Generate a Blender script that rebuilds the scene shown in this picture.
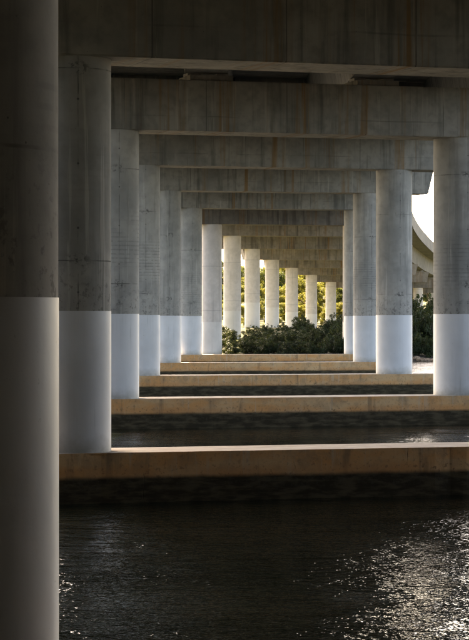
import bpy, bmesh, math, random
from mathutils import Vector, Matrix
R = math.radians
for o in list(bpy.data.objects):
    bpy.data.objects.remove(o)
scn = bpy.context.scene
COL = scn.collection

# ------------------------------------------------------------------ camera
# The horizon sits at photo row 318 of 640; water level is z = 0, the eye 3.17 m above it.
EYE = 3.17
FPX = 2400.0                      # focal length in photo pixels (a 135 mm lens on a full-frame body)
cam = bpy.data.cameras.new('camera')
cam.sensor_fit = 'VERTICAL'; cam.sensor_height = 36.0; cam.sensor_width = 36.0
cam.lens = FPX / 640 * 36.0
cam.shift_y = -2.0 / 640
cam.clip_start = 0.1; cam.clip_end = 6000
cob = bpy.data.objects.new('camera', cam); COL.objects.link(cob)
cob.location = (0, 0, EYE); cob.rotation_euler = (R(90), 0, 0)
scn.camera = cob

# ------------------------------------------------------------------ sky, sun, exposure
SUN_EL, SUN_AZ = 38.0, 340.0      # azimuth clockwise from +Y: ahead of the camera, to the left
w = bpy.data.worlds.new('World'); scn.world = w; w.use_nodes = True
nt = w.node_tree; nt.nodes.clear()
sky = nt.nodes.new('ShaderNodeTexSky'); sky.sky_type = 'NISHITA'; sky.sun_disc = False
sky.sun_elevation = R(SUN_EL); sky.sun_rotation = R(SUN_AZ)
sky.dust_density = 2.0; sky.air_density = .55; sky.ozone_density = .5
bg = nt.nodes.new('ShaderNodeBackground'); bg.inputs[1].default_value = 0.15
wo = nt.nodes.new('ShaderNodeOutputWorld')
nt.links.new(sky.outputs[0], bg.inputs[0]); nt.links.new(bg.outputs[0], wo.inputs[0])
sl = bpy.data.lights.new('sun', 'SUN'); sl.energy = 4.0; sl.angle = R(0.5); sl.color = (1.0, .92, .80)
so = bpy.data.objects.new('sun', sl); COL.objects.link(so)
az, el = R(SUN_AZ), R(SUN_EL)
so.rotation_euler = Vector((math.sin(az)*math.cos(el), math.cos(az)*math.cos(el), math.sin(el))).to_track_quat('Z', 'Y').to_euler()
so.location = (-40, -60, 80)
scn.view_settings.view_transform = 'Standard'; scn.view_settings.look = 'None'
scn.view_settings.gamma = 1.0; scn.view_settings.use_curve_mapping = False
scn.view_settings.exposure = 2.85
scn.view_settings.use_white_balance = True; scn.view_settings.white_balance_temperature = 9000; scn.view_settings.white_balance_tint = 11
scn.cycles.use_denoising = True; scn.cycles.use_adaptive_sampling = True; scn.cycles.adaptive_threshold = .02
scn.cycles.max_bounces = 7; scn.cycles.diffuse_bounces = 4; scn.cycles.glossy_bounces = 4
scn.cycles.sample_clamp_indirect = 30.0

# ------------------------------------------------------------------ helpers
def tag(o, label=None, cat=None, group=None, kind=None):
    if label: o['label'] = label
    if cat: o['category'] = cat
    if group: o['group'] = group
    if kind: o['kind'] = kind
    return o

def link(name, me, parent=None, loc=(0, 0, 0), rotz=0.0):
    o = bpy.data.objects.new(name, me); COL.objects.link(o)
    o.location = loc; o.rotation_euler = (0, 0, rotz)
    if parent: o.parent = parent
    return o

def empty(name, loc, rotz=0.0):
    o = link(name, None, None, loc, rotz); o.empty_display_size = .5
    return o

def mesh(name, v, f, mat, smooth=False):
    me = bpy.data.meshes.new(name); me.from_pydata(v, [], f)
    me.materials.append(mat)
    if smooth: me.polygons.foreach_set('use_smooth', [True]*len(me.polygons))
    me.update(); return me

def bm_mesh(name, bm, mat, smooth=False):
    me = bpy.data.meshes.new(name); bm.to_mesh(me); bm.free(); me.materials.append(mat)
    if smooth: me.polygons.foreach_set('use_smooth', [True]*len(me.polygons))
    return me

def box_bm(x0, x1, y0, y1, z0, z1, bev=0.0):
    bm = bmesh.new()
    bmesh.ops.create_cube(bm, size=1)
    for v in bm.verts:
        v.co = Vector((x0 if v.co.x < 0 else x1, y0 if v.co.y < 0 else y1, z0 if v.co.z < 0 else z1))
    if bev: bmesh.ops.bevel(bm, geom=bm.edges[:], offset=bev, segments=2, affect='EDGES')
    return bm

class N:
    """small node-building helper"""
    def __init__(s, name):
        s.m = bpy.data.materials.new(name); s.m.use_nodes = True
        s.t = s.m.node_tree; s.t.nodes.clear()
        s.out = s.t.nodes.new('ShaderNodeOutputMaterial')
        s.p = s.t.nodes.new('ShaderNodeBsdfPrincipled')
        s.t.links.new(s.p.outputs[0], s.out.inputs[0])
    def new(s, typ, **kw):
        n = s.t.nodes.new(typ)
        for k, v in kw.items(): setattr(n, k, v)
        return n
    def put(s, sock, val):
        if hasattr(val, 'is_output') or isinstance(val, bpy.types.NodeSocket): s.t.links.new(val, sock)
        elif isinstance(val, (tuple, list)) and len(val) == 3 and sock.type == 'RGBA': sock.default_value = (*val, 1)
        else: sock.default_value = val
    def math(s, op, a, b=0.0, c=0.0, clamp=False):
        n = s.new('ShaderNodeMath', operation=op, use_clamp=clamp)
        s.put(n.inputs[0], a); s.put(n.inputs[1], b); s.put(n.inputs[2], c); return n.outputs[0]
    def mix(s, fac, a, b, mode='MIX'):
        n = s.new('ShaderNodeMix', data_type='RGBA', blend_type=mode)
        s.put(n.inputs['Factor'], fac); s.put(n.inputs[6], a); s.put(n.inputs[7], b); return n.outputs[2]
    def coords(s, kind='Object', rnd=True):
        tc = s.new('ShaderNodeTexCoord'); c = tc.outputs[kind]
        if not rnd: return c, c
        oi = s.new('ShaderNodeObjectInfo')
        off = s.new('ShaderNodeVectorMath', operation='SCALE'); off.inputs[0].default_value = (37.3, 91.1, 53.7)
        s.t.links.new(oi.outputs['Random'], off.inputs['Scale'])
        ad = s.new('ShaderNodeVectorMath', operation='ADD')
        s.t.links.new(c, ad.inputs[0]); s.t.links.new(off.outputs[0], ad.inputs[1])
        s.rand = oi.outputs['Random']
        return c, ad.outputs[0]
    def scale(s, vec, sc):
        n = s.new('ShaderNodeMapping'); n.inputs['Scale'].default_value = sc
        s.t.links.new(vec, n.inputs['Vector']); return n.outputs[0]
    def noise(s, vec, sc, detail=4.0, rough=.55, dist=0.0):
        n = s.new('ShaderNodeTexNoise'); s.put(n.inputs['Vector'], vec)
        n.inputs['Scale'].default_value = sc; n.inputs['Detail'].default_value = detail
        n.inputs['Roughness'].default_value = rough; n.inputs['Distortion'].default_value = dist
        return n.outputs['Fac']
    def vor(s, vec, sc, feature='F1'):
        n = s.new('ShaderNodeTexVoronoi', feature=feature); s.put(n.inputs['Vector'], vec)
        n.inputs['Scale'].default_value = sc; return n.outputs['Distance']
    def ramp(s, fac, lo, hi, a=0.0, b=1.0):
        n = s.new('ShaderNodeMapRange'); n.interpolation_type = 'SMOOTHSTEP'
        s.put(n.inputs[0], fac); s.put(n.inputs[1], lo); s.put(n.inputs[2], hi); s.put(n.inputs[3], a); s.put(n.inputs[4], b)
        return n.outputs[0]
    def xyz(s, vec):
        n = s.new('ShaderNodeSeparateXYZ'); s.t.links.new(vec, n.inputs[0]); return n.outputs
    def bump(s, h, strength=.3, dist=.02, normal=None):
        n = s.new('ShaderNodeBump'); n.inputs['Strength'].default_value = strength; n.inputs['Distance'].default_value = dist
        s.put(n.inputs['Height'], h)
        if normal is not None: s.put(n.inputs['Normal'], normal)
        return n.outputs[0]
    def done(s, col, rough=.8, normal=None, spec=.3):
        s.put(s.p.inputs['Base Color'], col); s.put(s.p.inputs['Roughness'], rough)
        s.p.inputs['Specular IOR Level'].default_value = spec
        if normal is not None: s.put(s.p.inputs['Normal'], normal)
        return s.m

# ------------------------------------------------------------------ materials
def concrete(name, kind, lift=1.0, warm=(1, 1, 1)):
    n = N(name); c, r = n.coords()
    big = n.noise(r, .55, 4, .6); med = n.noise(r, 3.2, 5, .6); fine = n.noise(r, 38, 2, .7)
    base = n.mix(n.ramp(big, .3, .7), (.150, .148, .138), (.235, .225, .205))
    base = n.mix(n.math('MULTIPLY', n.ramp(med, .42, .7), .35 if kind == 'column' else .5), base, (.110, .108, .100))
    # vertical rain streaks: fine across, long downwards
    st = n.noise(n.scale(r, (2.6, 2.6, .16)), 1.0, 5, .62)
    base = n.mix(n.math('MULTIPLY', n.ramp(st, .50, .68), .4 if kind == 'column' else .7), base, (.062, .062, .056))
    st2 = n.noise(n.scale(r, (5.5, 5.5, .22)), 1.3, 4, .6)
    base = n.mix(n.math('MULTIPLY', n.ramp(st2, .60, .70), .45), base, (.33, .315, .285))
    x, y, z = n.xyz(c)
    h = n.math('ADD', n.math('MULTIPLY', med, .5), n.math('MULTIPLY', fine, .18))
    if kind == 'cap':
        # rust runs from the bearings
        ru = n.noise(n.scale(r, (1.35, .01, .03)), 1.0, 3, .6)
        ru2 = n.noise(n.scale(r, (9.0, .01, .25)), 1.0, 4, .6)
        rm = n.math('MULTIPLY', n.ramp(ru, .535, .64), n.ramp(ru2, .40, .64))
        base = n.mix(n.math('MULTIPLY', rm, .85), base, (.17, .10, .040))
        # formwork panel joints every 2.44 m and a pour line
        fx = n.math('ABSOLUTE', n.math('SUBTRACT', n.math('FRACT', n.math('ADD', n.math('DIVIDE', x, 2.44), n.math('MULTIPLY', n.rand, 7.7))), .5))
        seam = n.math('MULTIPLY', n.ramp(fx, .002, .008, 1, 0), n.ramp(n.noise(r, .7, 3), .40, .58))
        zz = n.math('ADD', z, n.math('MULTIPLY', n.noise(r, .8, 2), .06))
        pl = n.math('MULTIPLY', n.ramp(n.math('ABSOLUTE', n.math('SUBTRACT', zz, n.ramp(n.rand, 0, 1, .32, .6))), .004, .03, 1, 0), .55)
        seam = n.math('MAXIMUM', seam, n.math('MULTIPLY', pl, n.ramp(n.noise(r, .6, 4), .45, .65)))
        base = n.mix(n.math('MULTIPLY', seam, .7), base, (.045, .044, .040))
    if kind == 'column':
        # form seam facing across the pier line, lift joints every 3.3 m, tie holes, board ripples
        wob = n.math('MULTIPLY', n.math('SUBTRACT', n.noise(r, 2.0, 3), .5), .03)
        ax = n.math('ABSOLUTE', n.math('ADD', x, wob))
        seam = n.math('MULTIPLY', n.ramp(ax, .003, .014, 1, 0), n.ramp(n.noise(r, 1.7, 4), .38, .60))
        lz = n.math('ADD', n.math('SUBTRACT', n.math('FRACT', n.math('ADD', n.math('DIVIDE', z, 3.29), .5)), .5), n.math('MULTIPLY', wob, .10))
        joint = n.math('MULTIPLY', n.ramp(n.math('ABSOLUTE', lz), .0015, .005, 1, 0), n.ramp(n.noise(r, 1.4, 4), .38, .60))
        cx = n.math('MULTIPLY', n.ramp(ax, .05, .30, 1, 0), n.ramp(n.math('ABSOLUTE', lz), .010, .05, 1, 0))
        blot = n.math('MULTIPLY', cx, n.ramp(n.noise(r, 9, 4, .7), .50, .60))
        tz = n.math('SUBTRACT', n.math('FRACT', n.math('DIVIDE', z, 1.1)), .5)
        tr = n.math('SQRT', n.math('ADD', n.math('POWER', n.math('MULTIPLY', tz, 1.1), 2.0), n.math('POWER', ax, 2.0)))
        tie = n.ramp(tr, .014, .026, 1, 0)
        dark = n.math('MAXIMUM', n.math('MAXIMUM', seam, joint), n.math('MAXIMUM', blot, tie))
        rw = n.math('SINE', n.math('MULTIPLY', n.math('ADD', z, n.math('MULTIPLY', wob, .6)), 52.0))
        zs = n.math('SUBTRACT', z, n.math('MULTIPLY', n.math('FRACT', n.math('MULTIPLY', n.rand, 7.3)), 1.3))
        zone = n.math('MULTIPLY', n.math('MULTIPLY', n.ramp(zs, 2.9, 3.3), n.ramp(zs, 4.2, 4.9, 1, 0)), n.ramp(n.math('FRACT', n.math('MULTIPLY', n.rand, 13.7)), .3, .75))
        zone = n.math('MULTIPLY', zone, n.ramp(n.noise(r, .8, 2), .38, .56))
        rip = n.math('MULTIPLY', n.math('MULTIPLY', n.ramp(rw, .2, .9), zone), n.ramp(n.noise(r, 6, 3), .35, .55))
        base = n.mix(n.math('MULTIPLY', rip, .45), base, (.075, .074, .070))
        base = n.mix(n.math('MULTIPLY', dark, .78), base, (.032, .031, .029))
        low = n.ramp(z, 2.5, 3.6, 1, 0)
        sc = n.math('MULTIPLY', n.math('MULTIPLY', low, n.ramp(n.noise(r, 7, 5, .7), .53, .62)), .6)
        base = n.mix(sc, base, (.060, .058, .054))
    pit = n.ramp(n.vor(r, 9.0), .045, .075, 1, 0)
    pit = n.math('MULTIPLY', pit, n.ramp(n.noise(r, 2.2, 2), .50, .62))
    base = n.mix(n.math('MULTIPLY', pit, .8), base, (.04, .04, .037))
    tint = n.new('ShaderNodeHueSaturation'); n.put(tint.inputs['Color'], base)
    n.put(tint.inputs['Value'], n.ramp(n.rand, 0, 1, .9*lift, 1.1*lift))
    fin = n.mix(1.0, tint.outputs[0], warm, 'MULTIPLY')
    return n.done(fin, .85, n.bump(h, .5, .012), .25)

def pale_concrete():
    n = N('land_column_concrete'); c, r = n.coords(); x, y, z = n.xyz(c)
    st = n.noise(n.scale(r, (3.0, 3.0, .2)), 1.0, 5, .6); med = n.noise(r, 2.2, 6, .6)
    col = n.mix(n.ramp(med, .3, .7), (.54, .47, .405), (.64, .56, .49))
    col = n.mix(n.math('MULTIPLY', n.ramp(st, .52, .70), .45), col, (.36, .31, .265))
    lz = n.math('ABSOLUTE', n.math('SUBTRACT', n.math('FRACT', n.math('ADD', n.math('DIVIDE', z, 3.29), .5)), .5))
    j = n.math('MULTIPLY', n.ramp(lz, .003, .009, 1, 0), .45)
    col = n.mix(j, col, (.22, .19, .17))
    return n.done(col, .8, n.bump(n.math('SUBTRACT', med, j), .4, .012), .25)

def paint_mat(name='white_paint', warm=(1, 1, 1)):
    n = N(name); c, r = n.coords()
    x, y, z = n.xyz(c)
    big = n.noise(r, .8, 4); st = n.noise(n.scale(r, (3.5, 3.5, .25)), 1.0, 4)
    col = n.mix(n.ramp(big, .3, .7), (.60, .59, .57), (.69, .68, .66))
    col = n.mix(n.math('MULTIPLY', n.ramp(st, .54, .70), .22), col, (.45, .44, .41))
    # splash grime near the plinth and faint lap lines of the roller
    g = n.math('MULTIPLY', n.ramp(z, .0, .16, 1, 0), n.ramp(n.noise(r, 6, 4), .32, .62))
    col = n.mix(n.math('MULTIPLY', g, .55), col, (.26, .23, .19))
    run = n.noise(n.scale(r, (9, 9, .35)), 1.0, 4, .6)
    col = n.mix(n.math('MULTIPLY', n.math('MULTIPLY', n.ramp(run, .58, .70), n.ramp(n.noise(r, .9, 3), .42, .60)), .35), col, (.36, .34, .30))
    alg = n.math('MULTIPLY', n.ramp(n.math('ADD', z, n.math('MULTIPLY', n.noise(r, 3.5, 5, .7), .5)), .28, .62, 1, 0), .45)
    col = n.mix(alg, col, (.30, .275, .21))
    scf = n.math('MULTIPLY', n.ramp(n.noise(n.scale(r, (5, 5, 14)), 1.0, 5, .7), .66, .71), .4)
    col = n.mix(scf, col, (.34, .33, .31))
    sp = n.math('MULTIPLY', n.ramp(n.noise(r, 22, 4, .7), .66, .72), .5)
    col = n.mix(sp, col, (.40, .38, .35))
    col = n.mix(1.0, col, warm, 'MULTIPLY')
    return n.done(col, .45, n.bump(n.math('ADD', n.noise(r, 4, 4), n.math('MULTIPLY', n.noise(r, 45, 3), .15)), .25, .01), .35)

def plinth_mat():
    n = N('tidal_concrete'); c, r = n.coords()
    x, y, z = n.xyz(c)                                       # z = 0 is the water level
    med = n.noise(r, 2.4, 6, .65); fine = n.noise(r, 14, 5, .65)
    st = n.noise(n.scale(r, (2.2, 2.2, .30)), 1.0, 5, .62); st2 = n.noise(n.scale(r, (7, 7, .6)), 1.0, 4, .6)
    face = n.mix(n.ramp(n.noise(n.scale(r, (.5, .5, 2.2)), 1.3, 5), .36, .66), (.62, .385, .195), (.64, .315, .12))
    face = n.mix(n.math('MULTIPLY', n.ramp(med, .45, .68), .6), face, (.33, .22, .125))
    face = n.mix(n.math('MULTIPLY', n.ramp(st2, .55, .70), .5), face, (.52, .42, .30))
    face = n.mix(n.math('MULTIPLY', n.ramp(st, .56, .68), .6), face, (.15, .11, .07))
    spk = n.math('MULTIPLY', n.ramp(fine, .56, .64), n.ramp(z, .45, .70, 1, .35))
    face = n.mix(n.math('MULTIPLY', spk, .7), face, (.07, .05, .035))
    rs = n.math('MULTIPLY', n.math('MULTIPLY', n.ramp(z, .50, .66, 1, 0), n.ramp(n.noise(n.scale(r, (.6, .6, 1.5)), 1.0, 4), .34, .60)), .5)
    face = n.mix(rs, face, (.52, .24, .09))
    # shrinkage cracks
    cr = n.math('ADD', n.math('DIVIDE', x, 1.63), n.math('MULTIPLY', n.noise(r, 2.0, 4), .14))
    crack = n.ramp(n.math('ABSOLUTE', n.math('SUBTRACT', n.math('FRACT', cr), .5)), .001, .005, 1, 0)
    crack = n.math('MULTIPLY', crack, n.ramp(n.noise(r, 1.3, 3), .48, .66))
    face = n.mix(n.math('MULTIPLY', crack, .8), face, (.03, .024, .018))
    # wet weed below the tide line
    tl = n.math('ADD', z, n.math('MULTIPLY', n.math('SUBTRACT', n.noise(n.scale(r, (1, 1, .5)), 1.6, 6, .7), .5), .07))
    wet = n.ramp(tl, .39, .485, 1, 0)
    weed = n.mix(n.ramp(n.noise(n.scale(r, (1, 1, 4)), 2.5, 5), .4, .65), (.034, .027, .015), (.085, .067, .038))
    barn = n.math('MULTIPLY', n.ramp(tl, .18, .24), n.ramp(fine, .50, .66))
    weed = n.mix(n.math('MULTIPLY', barn, .5), weed, (.07, .06, .042))
    face = n.mix(wet, face, weed)
    # pale unstained top, with grazing sky brightness put into its colour
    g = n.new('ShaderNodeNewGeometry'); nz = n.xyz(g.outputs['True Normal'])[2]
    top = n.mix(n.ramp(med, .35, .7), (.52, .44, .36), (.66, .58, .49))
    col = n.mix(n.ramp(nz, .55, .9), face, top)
    h = n.math('ADD', n.math('MULTIPLY', med, .6), n.math('MULTIPLY', fine, .4))
    h = n.math('SUBTRACT', h, crack)
    return n.done(col, n.ramp(wet, 0, 1, .85, .75), n.bump(h, .6, .02), .12)

def water_mat():
    n = N('river_water'); c, _ = n.coords('Object', False)
    a = n.noise(n.scale(c, (.55, .8, 1)), 1.0, 3, .5, .3)
    b = n.noise(n.scale(c, (2.4, 3.6, 1)), 1.0, 3, .55, .4)
    d = n.noise(n.scale(c, (10.0, 13.0, 1)), 1.0, 2, .5)
    gust = n.ramp(n.noise(c, .16, 3), .35, .65, .5, 1.15)
    h = n.math('ADD', n.math('MULTIPLY', a, .55), n.math('MULTIPLY', b, .24))
    h = n.math('ADD', h, n.math('MULTIPLY', d, .10))
    h = n.math('MULTIPLY', h, gust)
    n.p.inputs['IOR'].default_value = 1.333
    m = n.done((.003, .006, .004), .015, n.bump(h, 1.0, .22), .5)
    return m

def leaf_mat(name, dark, light, rough=.6, trans=.35):
    n = N(name); c, r = n.coords()
    oi = n.new('ShaderNodeAttribute'); oi.attribute_name = 'tone'
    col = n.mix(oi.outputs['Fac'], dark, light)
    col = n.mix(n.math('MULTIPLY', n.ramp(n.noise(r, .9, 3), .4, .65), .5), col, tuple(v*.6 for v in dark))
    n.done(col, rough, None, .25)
    tr = n.new('ShaderNodeBsdfTranslucent'); n.put(tr.inputs[0], n.mix(.35, col, (.35, .38, .05)))
    mx = n.new('ShaderNodeMixShader'); mx.inputs[0].default_value = trans
    n.t.links.new(n.p.outputs[0], mx.inputs[1]); n.t.links.new(tr.outputs[0], mx.inputs[2])
    n.t.links.new(mx.outputs[0], n.out.inputs[0])
    return n.m

def simple_noise(name, a, b, sc=2.0, rough=.9, bump=.5, dist=.03):
    n = N(name); c, r = n.coords()
    f = n.noise(r, sc, 6, .65)
    return n.done(n.mix(n.ramp(f, .3, .7), a, b), rough, n.bump(n.noise(r, sc*4, 5, .7), bump, dist), .25)

def ground_mat():
    n = N('bank_ground'); c, _ = n.coords('Object', False)
    x, y, z = n.xyz(c)
    f = n.noise(c, .35, 6, .65); g = n.noise(c, 5.0, 5, .7)
    col = n.mix(n.ramp(f, .38, .62), (.17, .15, .075), (.085, .095, .03))
    col = n.mix(n.math('MULTIPLY', n.ramp(g, .45, .7), .5), col, (.06, .05, .03))
    mud = n.ramp(n.math('ADD', z, n.math('MULTIPLY', f, .4)), .45, .95, 1, 0)
    col = n.mix(mud, col, (.045, .037, .027))
    return n.done(col, .95, n.bump(n.math('ADD', f, n.math('MULTIPLY', g, .4)), .7, .15), .2)

M = dict(land_column=pale_concrete(), land_cap=concrete('land_cap_concrete', 'cap', 1.1, (1, .89, .80)),
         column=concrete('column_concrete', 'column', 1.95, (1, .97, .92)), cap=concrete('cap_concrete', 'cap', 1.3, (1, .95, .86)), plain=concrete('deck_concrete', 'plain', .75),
         paint=paint_mat(), land_paint=paint_mat('cream_paint', (1, .92, .84)), plinth=plinth_mat(), water=water_mat(), ground=ground_mat(),
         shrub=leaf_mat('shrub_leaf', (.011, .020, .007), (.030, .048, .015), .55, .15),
         tree=leaf_mat('sunlit_leaf', (.15, .135, .028), (.34, .28, .06), .6, .5),
         tree2=leaf_mat('green_leaf', (.035, .05, .014), (.11, .12, .03), .6, .35),
         wood=leaf_mat('light_block_leaf', (.009, .014, .012), (.022, .030, .024), .7, .05),  # leaf of the added wood, kept very dark to bounce little light
         light_block_floor=simple_noise('light_block_floor', (.012, .012, .012), (.026, .025, .024), 1.5),  # ground of the added near bank, darkened to cut bounced light
         tree3=leaf_mat('rusty_leaf', (.15, .085, .035), (.30, .17, .07), .6, .35),
         bark=simple_noise('bark', (.07, .055, .04), (.16, .13, .10), 6),
         rock=simple_noise('shore_rock', (.12, .08, .05), (.36, .26, .18), 3),
         rubber=simple_noise('bearing_rubber', (.03, .03, .03), (.06, .06, .055), 8),
         grout=simple_noise('bearing_grout', (.30, .29, .26), (.42, .40, .36), 5))

# ------------------------------------------------------------------ bridge alignment, read from the photo
D = 27.5                                     # span
CD = 1.5                                     # column diameter
right_edge = [58, 111, 139, 160, 181, 202, 222, 241, 260, 279, 298, 317, 336]
soffit_px = {1: 60, 2: 131.3, 3: 166, 4: 191, 5: 208.5, 6: 224.5, 7: 236, 8: 249, 9: 260, 10: 268, 11: 275, 12: 282}
NR = 16
Yk = [D*(k + .515) for k in range(NR)]
XL = [(p - 234.5)*Yk[k]/FPX - CD/2 for k, p in enumerate(right_edge)]
while len(XL) < NR: XL.append(2*XL[-1] - XL[-2] + .437)
DX = [10.0, 10.15, 10.24, 10.37, 10.54, 10.6] + [10.62]*(NR - 6)
HB = [3.45] + [(318 - soffit_px[k])*Yk[k]/FPX for k in range(1, 13)]
while len(HB) < NR: HB.append(HB[-1] - .5)
HB = [h + EYE for h in HB]                    # cap soffit above the water
SL = [(XL[min(k+1, NR-1)] - XL[max(k-1, 0)])/(Yk[min(k+1, NR-1)] - Yk[max(k-1, 0)]) for k in range(NR)]
SK = [.285 - s for s in SL]                   # pier lines are skewed to the road
PTOP = .86
BASE = [PTOP]*6 + [.44, 1.35, 2.24, 1.87, 1.47, 1.25, 1.05] + [1.0]*(NR - 13)   # bottom of each column
CAPH, CAPD = 1.47, 1.54
PAINT_H = 2.43

# ------------------------------------------------------------------ ground and water
def lerp(pts, t):
    if t <= pts[0][0]: return pts[0][1]
    for (a, b), (c, d) in zip(pts, pts[1:]):
        if t <= c: return b + (d - b)*(t - a)/(c - a)
    return pts[-1][1]
far_prof = [(160, -2.5), (172, -.7), (176, .1), (179.2, .40), (192, .95), (206.7, 1.33), (225, 2.05), (236, 2.2), (262, 1.84), (289, 1.45),
            (317, 1.23), (345, 1.03), (385, 1.2), (420, 3.2), (470, 6.5), (560, 9.0), (900, 10.0), (3000, 12.0)]
rng = random.Random(4)
def bank_z(x, y):
    wob = 1.0*math.sin(x*.31 + 1.0) + .6*math.sin(x*.83) if abs(x - 2) > 12 else 0
    return lerp(far_prof, y + wob)
def grid(xs, ys, fz):
    v = [(x, y, fz(x, y)) for y in ys for x in xs]; nx = len(xs)
    f = [(j*nx + i, j*nx + i + 1, (j+1)*nx + i + 1, (j+1)*nx + i) for j in range(len(ys) - 1) for i in range(nx - 1)]
    return v, f
xs = [-1800, -800, -400, -200] + [-120 + 6*i for i in range(14)] + [-36 + 1.5*i for i in range(69)] + [72 + 8*i for i in range(8)] + [200, 400, 800, 1800]
ys = [160, 165, 168] + [170 + .75*i for i in range(16)] + [183 + 3*i for i in range(60)] + [365 + 8*i for i in range(20)] + [540, 620, 800, 1200, 2000, 3000]
v, f = grid(xs, ys, lambda x, y: bank_z(x, y) + (.06*math.sin(x*1.7 + y*.9) + .05*math.sin(x*3.1 - y*2.3) if 176 < y < 400 else 0))
tag(link('far_bank', mesh('far_bank', v, f, M['ground'], True)), kind='structure')
v, f = grid([-2500 + 250*i for i in range(21)], [-1500 + 250*i for i in range(13)] , lambda x, y: 0.0)
tag(link('river_water', mesh('river_water', v, f, M['water'])), kind='structure')

# near bank added behind the camera, raised to the deck to block light
def near_z(x, y):
    d = max(0.0, abs(x - 2.5) - 11.5)                       # side arms reach forward to hold the light-blocking trees
    y -= min(26.0, d*2.6) + min(34.0, max(0.0, d - 8)*4.0)
    t = lerp([(-200, 9.5), (-60, 9.2), (-28, 8.8), (-24, 7.0), (-9, 2.6), (0, 1.2), (5, .25), (9, -1.2)], y)
    return t + (.10*math.sin(x*.9 + y) if y < 5 else 0)
v, f = grid([-400, -200, -100] + [-60 + 4*i for i in range(31)] + [100, 200, 400], [-400, -200, -100, -60, -40, -30] + [-24 + 1.5*i for i in range(66)], near_z)
tag(link('light_block_bank', mesh('light_block_bank', v, f, M['light_block_floor'], True)), kind='structure')

# ------------------------------------------------------------------ piers
def cyl(name, r, z0, z1, mat, seg=72, close=True):
    v, f = [], []
    for z in (z0, z1):
        for i in range(seg):
            a = 2*math.pi*i/seg; v.append((r*math.cos(a), r*math.sin(a), z))
    for i in range(seg): f.append((i, (i+1) % seg, seg + (i+1) % seg, seg + i))
    ns = len(f)
    if close:
        b = len(v); v += v[:2*seg]
        f.append(tuple(b + i for i in reversed(range(seg)))); f.append(tuple(b + seg + i for i in range(seg)))
    me = mesh(name, v, f, mat)
    me.polygons.foreach_set('use_smooth', [i < ns for i in range(len(f))])
    return me

def plinth_mesh(half):
    bm = bmesh.new(); d = .78; n = 10
    ring = []
    for s, cx in ((1, half - d), (-1, -(half - d))):
        for i in range(n + 1):
            a = -math.pi/2 + math.pi*i/n
            ring.append((cx + s*d*math.cos(a), s*d*math.sin(a)))
        m_ = int((2*(half - d))/.3)
        for i in range(1, m_):
            t = i/m_; ring.append((cx*(1 - 2*t), s*d))
    rr = random.Random(int(half*1000)); chip = []
    for x, y in ring:
        e = rr.uniform(0, .010) + (rr.uniform(.015, .04) if rr.random() < .10 else 0)
        chip.append((x, y - math.copysign(e, y) if abs(abs(y) - d) < .01 else y))
    lo = [bm.verts.new((x, y, -2.4)) for x, y in ring]; hi = [bm.verts.new((x, y, PTOP)) for x, y in chip]
    m = len(ring)
    for i in range(m): bm.faces.new((lo[i], lo[(i+1) % m], hi[(i+1) % m], hi[i]))
    top = bm.faces.new(hi); bm.faces.new(list(reversed(lo)))
    bmesh.ops.bevel(bm, geom=list(top.edges), offset=.022, segments=2, affect='EDGES')
    return bm_mesh('plinth', bm, M['plinth'])

def cap_mesh(xa, xb, mat):
    """cap beam from the left column (x = xa) to the right one (xb), with raked ends"""
    bm = bmesh.new(); o = 3.5
    prof = [(xa - o, CAPH), (xa - o + .36, 0), (xb + o - .36, 0), (xb + o, CAPH)]
    fr = [bm.verts.new((x, -CAPD/2, z)) for x, z in prof]; bk = [bm.verts.new((x, CAPD/2, z)) for x, z in prof]
    m = len(prof)
    bm.faces.new(fr); bm.faces.new(list(reversed(bk)))
    for i in range(m): bm.faces.new((fr[(i+1) % m], fr[i], bk[i], bk[(i+1) % m]))
    bmesh.ops.recalc_face_normals(bm, faces=bm.faces[:])
    bmesh.ops.bevel(bm, geom=bm.edges[:], offset=.025, segments=2, affect='EDGES')
    return bm_mesh('cap_beam', bm, mat)

ped_me = bm_mesh('pedestal', box_bm(-.65, .65, -.62, .62, .002, .17, .012), M['cap'])
pad_me = bm_mesh('bearing', box_bm(-.17, .17, -.25, .25, .171, .26, .008), M['grout'])
GOFF = (-7.35, -2.45, 2.45, 7.35)              # girder lines from the middle of the deck

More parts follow.
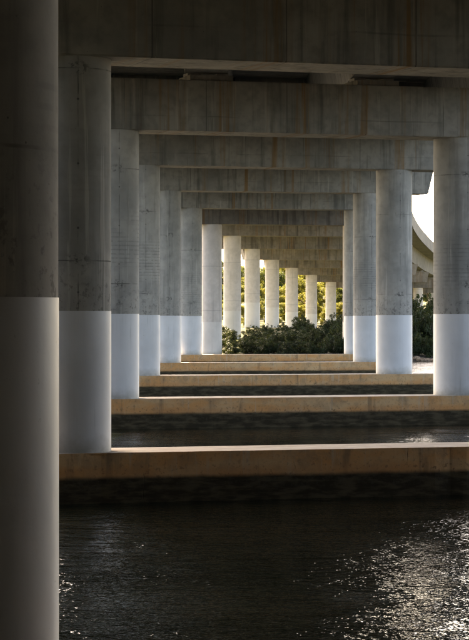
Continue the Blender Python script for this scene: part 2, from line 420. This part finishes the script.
ordinal = ['first', 'second', 'third', 'fourth', 'fifth', 'sixth', 'seventh', 'eighth', 'ninth', 'tenth', 'eleventh', 'twelfth', 'thirteenth', 'fourteenth', 'fifteenth', 'sixteenth']
desc = {0: 'nearest concrete bridge pier, its huge dark column filling the left edge of the view',
        1: 'second bridge pier from the viewer, its dark cap beam across the top of the view',
        2: 'third bridge pier from the viewer, white base of its right column at the right edge',
        3: 'fourth bridge pier from the viewer, its right column standing against the white sky gap',
        4: 'fifth bridge pier from the viewer, its raked cap end jutting into the white sky',
        5: 'sixth bridge pier from the viewer, standing on the last plinth before the dark shrubs',
        6: 'seventh bridge pier from the viewer, pale pinkish columns at the water edge without a plinth',
        7: 'eighth bridge pier from the viewer, its left column half hidden by the nearest shrubs'}
piers = []
for k in range(NR):
    th = math.atan(SK[k]); L = DX[k]/math.cos(th)
    mid = Vector((XL[k] + DX[k]/2, Yk[k] + SK[k]*DX[k]/2, 0))
    onp = k < 6
    p = empty('bridge_pier', (mid.x, mid.y, 0), th)
    tag(p, desc.get(k, '%s bridge pier from the viewer, pale columns rising behind the dark shrubs' % ordinal[k]), 'bridge pier', 'piers of the curving viaduct')
    piers.append((mid, th, L))
    if onp:
        link('plinth', plinth_mesh(L/2 + 1.9), p)
    for s in (-1, 1):
        b = BASE[k]
        c = link('column', cyl('column', CD/2, (.0 if onp else -1.2), HB[k] - b, M['column'] if onp else M['land_column'], 72), p, (s*L/2, 0, b))
        link('painted_base', cyl('painted_base', CD/2 + .004, (.0 if onp else -.6), PAINT_H, M['paint'] if onp else M['land_paint'], 72), c)
    cap = link('cap_beam', cap_mesh(-L/2, L/2, M['cap'] if k < 6 else M['land_cap']), p, (0, 0, HB[k] + .001))
    for g in GOFF:
        x = g/math.cos(th)
        link('pedestal', ped_me, cap, (x, 0, CAPH))
        for s in (-1, 1): link('bearing', pad_me, cap, (x + s*.45, 0, CAPH))

# ------------------------------------------------------------------ deck: girders span by span, slab, barriers
deck = empty('bridge_deck', (piers[0][0].x, piers[0][0].y, HB[0] + CAPH))
tag(deck, 'long concrete viaduct deck curving to the right on top of all the piers', 'bridge deck')
GH = 1.95
pts = []                                       # deck axis at girder soffit level
for k in range(NR): pts.append(Vector((piers[k][0].x, piers[k][0].y, HB[k] + CAPH + .262)))
pts.insert(0, pts[0] + (pts[0] - pts[1])*1.55)
def nrm(i):
    a = pts[max(i-1, 0)]; b = pts[min(i+1, len(pts)-1)]
    t = (b - a); t.z = 0; t.normalize(); return Vector((t.y, -t.x, 0))
base_inv = Vector(deck.location)
def skew_pt(i, off):
    th = piers[max(i-1, 0)][1]
    return pts[i] + Vector((math.cos(th), math.sin(th), 0))*(off/math.cos(th - math.atan2(nrm(i).y, nrm(i).x)))
for i in range(len(pts) - 1):
    for g in GOFF:
        a, b = skew_pt(i, g), skew_pt(i+1, g)
        d = (b - a).normalized(); a = a + d*.03; b = b - d*.03
        n = Vector((d.y, -d.x, 0)).normalized()
        sec = [(-.62, 0), (.62, 0), (.95, GH), (-.95, GH)]
        v = [q + n*x + Vector((0, 0, z)) - base_inv for q in (a, b) for x, z in sec]
        f = [(3, 2, 1, 0), (4, 5, 6, 7)] + [(j, (j+1) % 4, 4 + (j+1) % 4, 4 + j) for j in range(4)]
        link('girder', mesh('girder', v, f, M['plain']), deck)
    # cross diaphragm between the girders over the pier
    if i >= 1:
        th = piers[i-1][1]; u = Vector((math.cos(th), math.sin(th), 0)); wv = Vector((-u.y, u.x, 0))
        for g0, g1 in zip(GOFF, GOFF[1:]):
            bm = box_bm((g0 + .98)/math.cos(th), (g1 - .98)/math.cos(th), -.18, .18, .25, GH - .01)
            me = bm_mesh('diaphragm', bm, M['plain'])
            link('diaphragm', me, deck, pts[i] - base_inv, th)
def spline(off, dz, sub=6):
    out = []
    for i in range(len(pts) - 1):
        p0, p1, p2, p3 = pts[max(i-1, 0)], pts[i], pts[i+1], pts[min(i+2, len(pts)-1)]
        for s in range(sub + (i == len(pts) - 2)):
            t = s/sub
            q = .5*((2*p1) + (p2 - p0)*t + (2*p0 - 5*p1 + 4*p2 - p3)*t*t + (3*p1 - p0 - 3*p2 + p3)*t**3)
            tg = .5*((p2 - p0) + 2*(2*p0 - 5*p1 + 4*p2 - p3)*t + 3*(3*p1 - p0 - 3*p2 + p3)*t*t); tg.z = 0; tg.normalize()
            out.append(q + Vector((tg.y, -tg.x, 0))*off + Vector((0, 0, dz)))
    return out
def sweep(name, sec, mat):
    lines = [spline(x, z) for x, z in sec]; m = len(sec); v, f = [], []
    for j in range(len(lines[0])):
        for ln in lines: v.append(ln[j] - base_inv)
    for j in range(len(lines[0]) - 1):
        for i in range(m): f.append((j*m + i, j*m + (i+1) % m, (j+1)*m + (i+1) % m, (j+1)*m + i))
    f.append(tuple(range(m))[::-1]); f.append(tuple((len(lines[0]) - 1)*m + i for i in range(m)))
    return link(name, mesh(name, v, f, mat), deck)
HW = 10.0
sweep('deck_slab', [(-HW, GH + .10), (-7.0, GH + .002), (7.0, GH + .002), (HW, GH + .10), (HW, GH + .34), (-HW, GH + .34)], M['plain'])
for s in (-1, 1):
    sweep('barrier', [(s*(HW + .05), GH - .02), (s*(HW + .05), GH + 1.45), (s*(HW - .18), GH + 1.45), (s*(HW - .30), GH + .6), (s*(HW - .42), GH + .343), (s*(HW - .003), GH + .343), (s*(HW - .003), GH - .02)], M['plain'])

# abutment added behind the camera, its walls closing off light under the deck
ab_th = piers[0][1]
abd = (pts[1] - pts[0]).normalized()
abc = pts[0] + abd*2.5
ab = empty('added_abutment', (abc.x, abc.y, 0), ab_th)
tag(ab, 'added concrete abutment, unseen behind the viewer, closing off light', 'abutment')
link('added_stem_wall', bm_mesh('added_stem_wall', box_bm(-12.5, 12.5, -.9, .6, 3.0, abc.z - .04, .03), M['cap']), ab)
link('added_back_wall', bm_mesh('added_back_wall', box_bm(-13.5, 13.5, -3.6, -3.0, 3.0, abc.z + GH + .3, .03), M['cap']), ab)

# ------------------------------------------------------------------ vegetation
def tube(v, f, a, b, ra, rb, seg=6):
    d = (b - a).normalized(); u = d.orthogonal().normalized(); w_ = d.cross(u); s = len(v)
    for q, r in ((a, ra), (b, rb)):
        for i in range(seg):
            t = 2*math.pi*i/seg; v.append(q + u*(r*math.cos(t)) + w_*(r*math.sin(t)))
    for i in range(seg): f.append((s + i, s + (i+1) % seg, s + seg + (i+1) % seg, s + seg + i))

def leaves(name, clumps, count, size, mat, rg):
    v, f, tone = [], [], []
    tot = sum(r**2 for _, r, _ in clumps)
    for c, r, tn in clumps:
        for _ in range(max(8, int(count*r*r/tot))):
            d = Vector((rg.gauss(0, 1), rg.gauss(0, 1), rg.gauss(0, 1))).normalized()
            q = c + d*(r*(rg.random()**.45)); q.z = c.z + (q.z - c.z)*.85
            n = (d + Vector((rg.uniform(-1, 1), rg.uniform(-1, 1), rg.uniform(-.4, 1.2)))).normalized()
            u = n.orthogonal().normalized(); u.rotate(Matrix.Rotation(rg.uniform(0, 6.28), 3, n)); w_ = n.cross(u)
            s = size*rg.uniform(.6, 1.4); b = len(v)
            v += [q - u*s, q + w_*s*.45 + n*s*.12, q + u*s, q - w_*s*.45 + n*s*.12]
            f.append((b, b+1, b+2, b+3)); tone.append(min(1, max(0, tn + rg.uniform(-.35, .35))))
    me = mesh(name, v, f, mat)
    at = me.attributes.new('tone', 'FLOAT', 'FACE'); at.data.foreach_set('value', tone)
    return me

def shrub_meshes(seed, hgt, wid):
    rg = random.Random(seed); sv, sf, cl = [], [], []
    for i in range(9):
        a = rg.uniform(0, 6.28); rr = wid*.5*rg.random()**.6
        tip = Vector((rr*math.cos(a), rr*math.sin(a), hgt*rg.uniform(.5, .95)))
        base = Vector((rg.uniform(-.12, .12), rg.uniform(-.12, .12), -.2))
        midp = base.lerp(tip, .5) + Vector((rg.uniform(-.12, .12), rg.uniform(-.12, .12), .1))
        tube(sv, sf, base, midp, .035, .022); tube(sv, sf, midp, tip, .022, .007)
        cl.append((tip, hgt*rg.uniform(.14, .24), rg.random()))
        cl.append((midp + Vector((rg.uniform(-.3, .3), rg.uniform(-.3, .3), 0)), hgt*rg.uniform(.18, .28), rg.random()*.7))
    for i in range(10):
        a = rg.uniform(0, 6.28)
        cl.append((Vector((wid*.48*math.cos(a), wid*.48*math.sin(a), hgt*rg.uniform(.12, .45))), hgt*rg.uniform(.16, .25), rg.random()*.7))
    for i in range(5):
        a = rg.uniform(0, 6.28); rr = wid*.3*rg.random()
        cl.append((Vector((rr*math.cos(a), rr*math.sin(a), hgt*rg.uniform(.95, 1.12))), hgt*rg.uniform(.05, .09), 1))
    return mesh('stems', sv, sf, M['bark']), leaves('foliage', cl, 5200, .075, M['shrub'], rg)

def tree_meshes(seed, hgt, wid, mat):
    rg = random.Random(seed); sv, sf, cl = [], [], []
    p = Vector((0, 0, -.4)); r = .05*hgt*.5; nodes = []
    for i in range(5):
        q = p + Vector((rg.uniform(-.25, .25), rg.uniform(-.25, .25), hgt*.16)); r2 = r*.8
        tube(sv, sf, p, q, r, r2, 8); nodes.append((q, r2)); p, r = q, r2
    for q, rr in nodes[1:]:
        for j in range(4):
            a = rg.uniform(0, 6.28); ln = wid*.5*rg.uniform(.5, 1.0)
            tip = q + Vector((ln*math.cos(a), ln*math.sin(a), hgt*rg.uniform(.05, .22)))
            mm = q.lerp(tip, .5) + Vector((0, 0, rg.uniform(-.1, .3)))
            tube(sv, sf, q, mm, rr*.5, rr*.3, 6); tube(sv, sf, mm, tip, rr*.3, rr*.08, 6)
            cl.append((tip, hgt*rg.uniform(.09, .15), rg.random())); cl.append((mm + Vector((rg.uniform(-.4, .4), rg.uniform(-.4, .4), .3)), hgt*rg.uniform(.07, .12), rg.random()*.6))
    cl.append((p + Vector((0, 0, hgt*.1)), hgt*.14, .8))
    for i in range(6):
        a = rg.uniform(0, 6.28); rr = wid*.4
        cl.append((Vector((rr*math.cos(a), rr*math.sin(a), hgt*rg.uniform(.12, .35))), hgt*rg.uniform(.08, .13), rg.random()))
    return mesh('trunk', sv, sf, M['bark']), leaves('crown', cl, 8500, .16, mat, rg)

EDGES = [(202, 222), (223, 241), (245, 260), (264, 279), (286, 298), (305, 317), (325, 336), (344, 376), (376, 413)]
ENAME = ['seventh', 'eighth', 'ninth', 'tenth', 'eleventh', 'twelfth', 'thirteenth']
def where(px):
    """words for the place of a picture column among the left-hand columns of the piers"""
    if px < 202: return 'left of the seventh left-hand column'
    if px > 413: return 'beyond the bright gap right of the columns'
    for i, (a, b) in enumerate(EDGES):
        if px <= b:
            if i >= 7: return 'behind the right-hand columns'
            if px >= a: return 'behind the %s left-hand column' % ENAME[i]
            return 'in the gap before the %s left-hand column' % ENAME[i]
        if i == 6 and px < 344: return 'just right of the thirteenth left-hand column'
    return 'behind the right-hand columns'

def plant(name, parts, names, loc, sc, rot, label, cat, group):
    e = empty(name, loc, rot); e.scale = sc
    for nm, me in zip(names, parts): link(nm, me, e)
    return tag(e, label, cat, group)

shrubs = [shrub_meshes(10 + i, 1.9, 2.3) for i in range(5)]
rg = random.Random(77)
def px2x(px, y): return (px - 234.5)*y/FPX
def shrub(px, y, h, wmul=1.0, label=None, group='dark shrubs under the far spans'):
    i = rg.randrange(5); h *= .84 if px < 380 and y < 250 else .94 if px > 380 else 1.0; s = h/2.0; x = px2x(px, y)
    if not label:
        row = 'front' if y < 184 else 'second' if y < 195 else 'third' if y < 210 else 'back'
        label = 'dark %s shrub, %s row, %s' % ('low' if h < 1.45 else 'tall', row, where(px).replace('behind', 'near'))
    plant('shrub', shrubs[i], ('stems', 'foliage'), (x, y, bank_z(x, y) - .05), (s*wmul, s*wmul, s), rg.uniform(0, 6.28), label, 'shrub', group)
LAB = None
# front row along the water, then rows behind; heights set so that the tops follow the photo's outline
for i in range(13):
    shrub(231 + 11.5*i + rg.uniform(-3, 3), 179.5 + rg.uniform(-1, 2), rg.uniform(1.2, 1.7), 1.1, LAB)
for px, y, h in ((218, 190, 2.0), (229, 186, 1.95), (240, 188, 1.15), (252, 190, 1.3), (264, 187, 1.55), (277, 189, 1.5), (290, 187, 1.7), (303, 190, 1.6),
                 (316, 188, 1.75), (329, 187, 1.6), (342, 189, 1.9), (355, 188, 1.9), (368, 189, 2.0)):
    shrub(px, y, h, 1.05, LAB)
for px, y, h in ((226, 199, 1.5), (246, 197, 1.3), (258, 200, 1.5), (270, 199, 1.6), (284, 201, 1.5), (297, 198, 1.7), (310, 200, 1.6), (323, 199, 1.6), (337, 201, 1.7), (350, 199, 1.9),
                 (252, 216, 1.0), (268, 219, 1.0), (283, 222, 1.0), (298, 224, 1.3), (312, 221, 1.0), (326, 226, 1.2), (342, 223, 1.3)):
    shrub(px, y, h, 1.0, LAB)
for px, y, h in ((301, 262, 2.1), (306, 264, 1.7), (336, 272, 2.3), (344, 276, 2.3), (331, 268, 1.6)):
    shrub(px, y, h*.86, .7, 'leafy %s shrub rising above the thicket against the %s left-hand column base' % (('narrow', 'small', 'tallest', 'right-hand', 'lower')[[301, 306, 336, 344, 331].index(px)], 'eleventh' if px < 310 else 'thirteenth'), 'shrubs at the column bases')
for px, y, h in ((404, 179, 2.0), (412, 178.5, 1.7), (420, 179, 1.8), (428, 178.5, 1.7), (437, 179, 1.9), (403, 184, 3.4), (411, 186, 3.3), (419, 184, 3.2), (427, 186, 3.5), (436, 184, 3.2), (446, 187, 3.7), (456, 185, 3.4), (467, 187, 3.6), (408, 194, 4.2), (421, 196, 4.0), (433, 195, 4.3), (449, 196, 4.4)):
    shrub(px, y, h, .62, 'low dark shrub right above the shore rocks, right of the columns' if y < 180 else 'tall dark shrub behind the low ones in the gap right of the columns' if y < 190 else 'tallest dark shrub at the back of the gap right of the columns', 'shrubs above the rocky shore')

kinds = [(M['tree'], 'sunlit yellow-green tree on the far slope, seen between the distant columns', 'yellow-green trees on the far slope'),
         (M['tree2'], 'darker green tree on the far slope, seen between the distant columns', 'green trees on the far slope'),
         (M['tree3'], 'rusty pink-leaved small tree on the far slope behind the columns', 'rusty trees on the far slope')]
tm = [[tree_meshes(100 + 10*q + i, 7.0, 6.0, kinds[q][0]) for i in range(3 if q < 2 else 1)] for q in range(3)]
def tree(px, y, h, q, wmul=1.0):
    x = px2x(px, y); i = rg.randrange(len(tm[q])); s = h/7.6
    plant('tree', tm[q][i], ('trunk', 'crown'), (x, y, bank_z(x, y) - .1), (s*wmul, s*wmul, s), rg.uniform(0, 6.28),
          '%s %s tree on the far slope, %s' % ('small' if h < 5 else 'tall', ('sunlit yellow-green', 'darker green', 'rusty pink-leaved')[q], where(px)), 'tree', kinds[q][2])
for px, y, h, q in ((205, 425, 8.5, 0), (222, 440, 9.0, 1), (240, 432, 7.5, 0), (254, 455, 8.0, 1), (262, 428, 5.5, 0), (276, 446, 8.0, 1), (290, 430, 7.0, 0), (300, 425, 4.0, 2),
                    (306, 452, 8.0, 0), (320, 434, 6.5, 0), (334, 428, 5.5, 0), (344, 450, 8.0, 0), (356, 432, 7.0, 1), (338, 408, 3.2, 2), (282, 408, 3.4, 0), (312, 405, 3.0, 0),
                    (250, 406, 3.2, 0), (266, 410, 4.5, 1), (228, 408, 4.0, 0), (326, 470, 8.0, 0), (296, 475, 8.0, 0), (262, 478, 7.5, 0), (235, 475, 8.0, 0), (210, 470, 9.0, 1),
                    (372, 425, 6.0, 0), (388, 440, 7.0, 1), (404, 430, 6.0, 0), (420, 445, 6.5, 1), (190, 440, 9.0, 0), (172, 450, 9.0, 1),
                    (244, 396, 4.0, 0), (258, 399, 4.6, 0), (272, 394, 3.8, 1), (286, 398, 4.4, 0), (300, 395, 4.0, 0), (314, 399, 4.6, 0), (328, 394, 3.6, 0), (342, 397, 4.4, 0), (247, 420, 6.5, 0), (278, 418, 6.0, 0), (314, 420, 6.5, 0), (345, 418, 6.0, 1),
                    (282, 500, 8.0, 0), (300, 510, 8.5, 0), (316, 498, 8.0, 0), (332, 506, 8.0, 0), (346, 500, 8.5, 0), (270, 508, 7.0, 0), (286, 466, 8.0, 0), (318, 462, 8.0, 0), (340, 466, 7.5, 0)):
    tree(px, y, h, q)

# dense wood added out of view to keep light off the nearest piers
wrg = random.Random(9); cl = []
for i in range(175):
    s_ = wrg.choice((-1, 1)); y = wrg.uniform(-28, 24 if s_ < 0 else 31); x = 2.5 + s_*(13.2 + 13*wrg.random()**1.6 + max(0, min(9.0, (y - 4)*.4)) + max(0, (y - 28)*.15))
    z0 = near_z(x, y); hh = wrg.uniform(.8, 1.15)*lerp([(-26, 20), (14, 20), (24, 15), (38, 11)], y)
    if z0 < .2: continue
    for j in range(15):
        cl.append((Vector((x + wrg.uniform(-2.3, 2.3), y + wrg.uniform(-2.3, 2.3), z0 + hh*wrg.uniform(.03, 1))), wrg.uniform(1.3, 2.3), wrg.random()))
tag(link('light_block_wood', leaves('light_block_wood', cl, 215000, .42, M['wood'], wrg)), 'added unseen wood on the near bank, blocking light', 'wood', kind='stuff')

# ------------------------------------------------------------------ shore rocks
def rock_mesh(seed):
    rr = random.Random(seed); bm = bmesh.new(); bmesh.ops.create_icosphere(bm, subdivisions=1, radius=1)
    for v_ in bm.verts: v_.co *= rr.uniform(.72, 1.15)
    for v_ in bm.verts: v_.co.z *= .62
    return bm_mesh('shore_rock', bm, M['rock'])
rocks = [rock_mesh(i) for i in range(6)]
for i in range(110):
    x = rg.uniform(11.5, 19.5); y = 174.6 + 2.9*rg.random()
    s = rg.uniform(.12, .34)
    o = link('shore_rock', rocks[rg.randrange(6)], None, (x, y, max(.0, bank_z(x, y)) + s*.2), rg.uniform(0, 6.28)); o.scale = (s*1.3, s, s)
    tag(o, 'small brown boulder at the water edge below the dark right-hand shrubs', 'rock', 'boulders along the far shore')
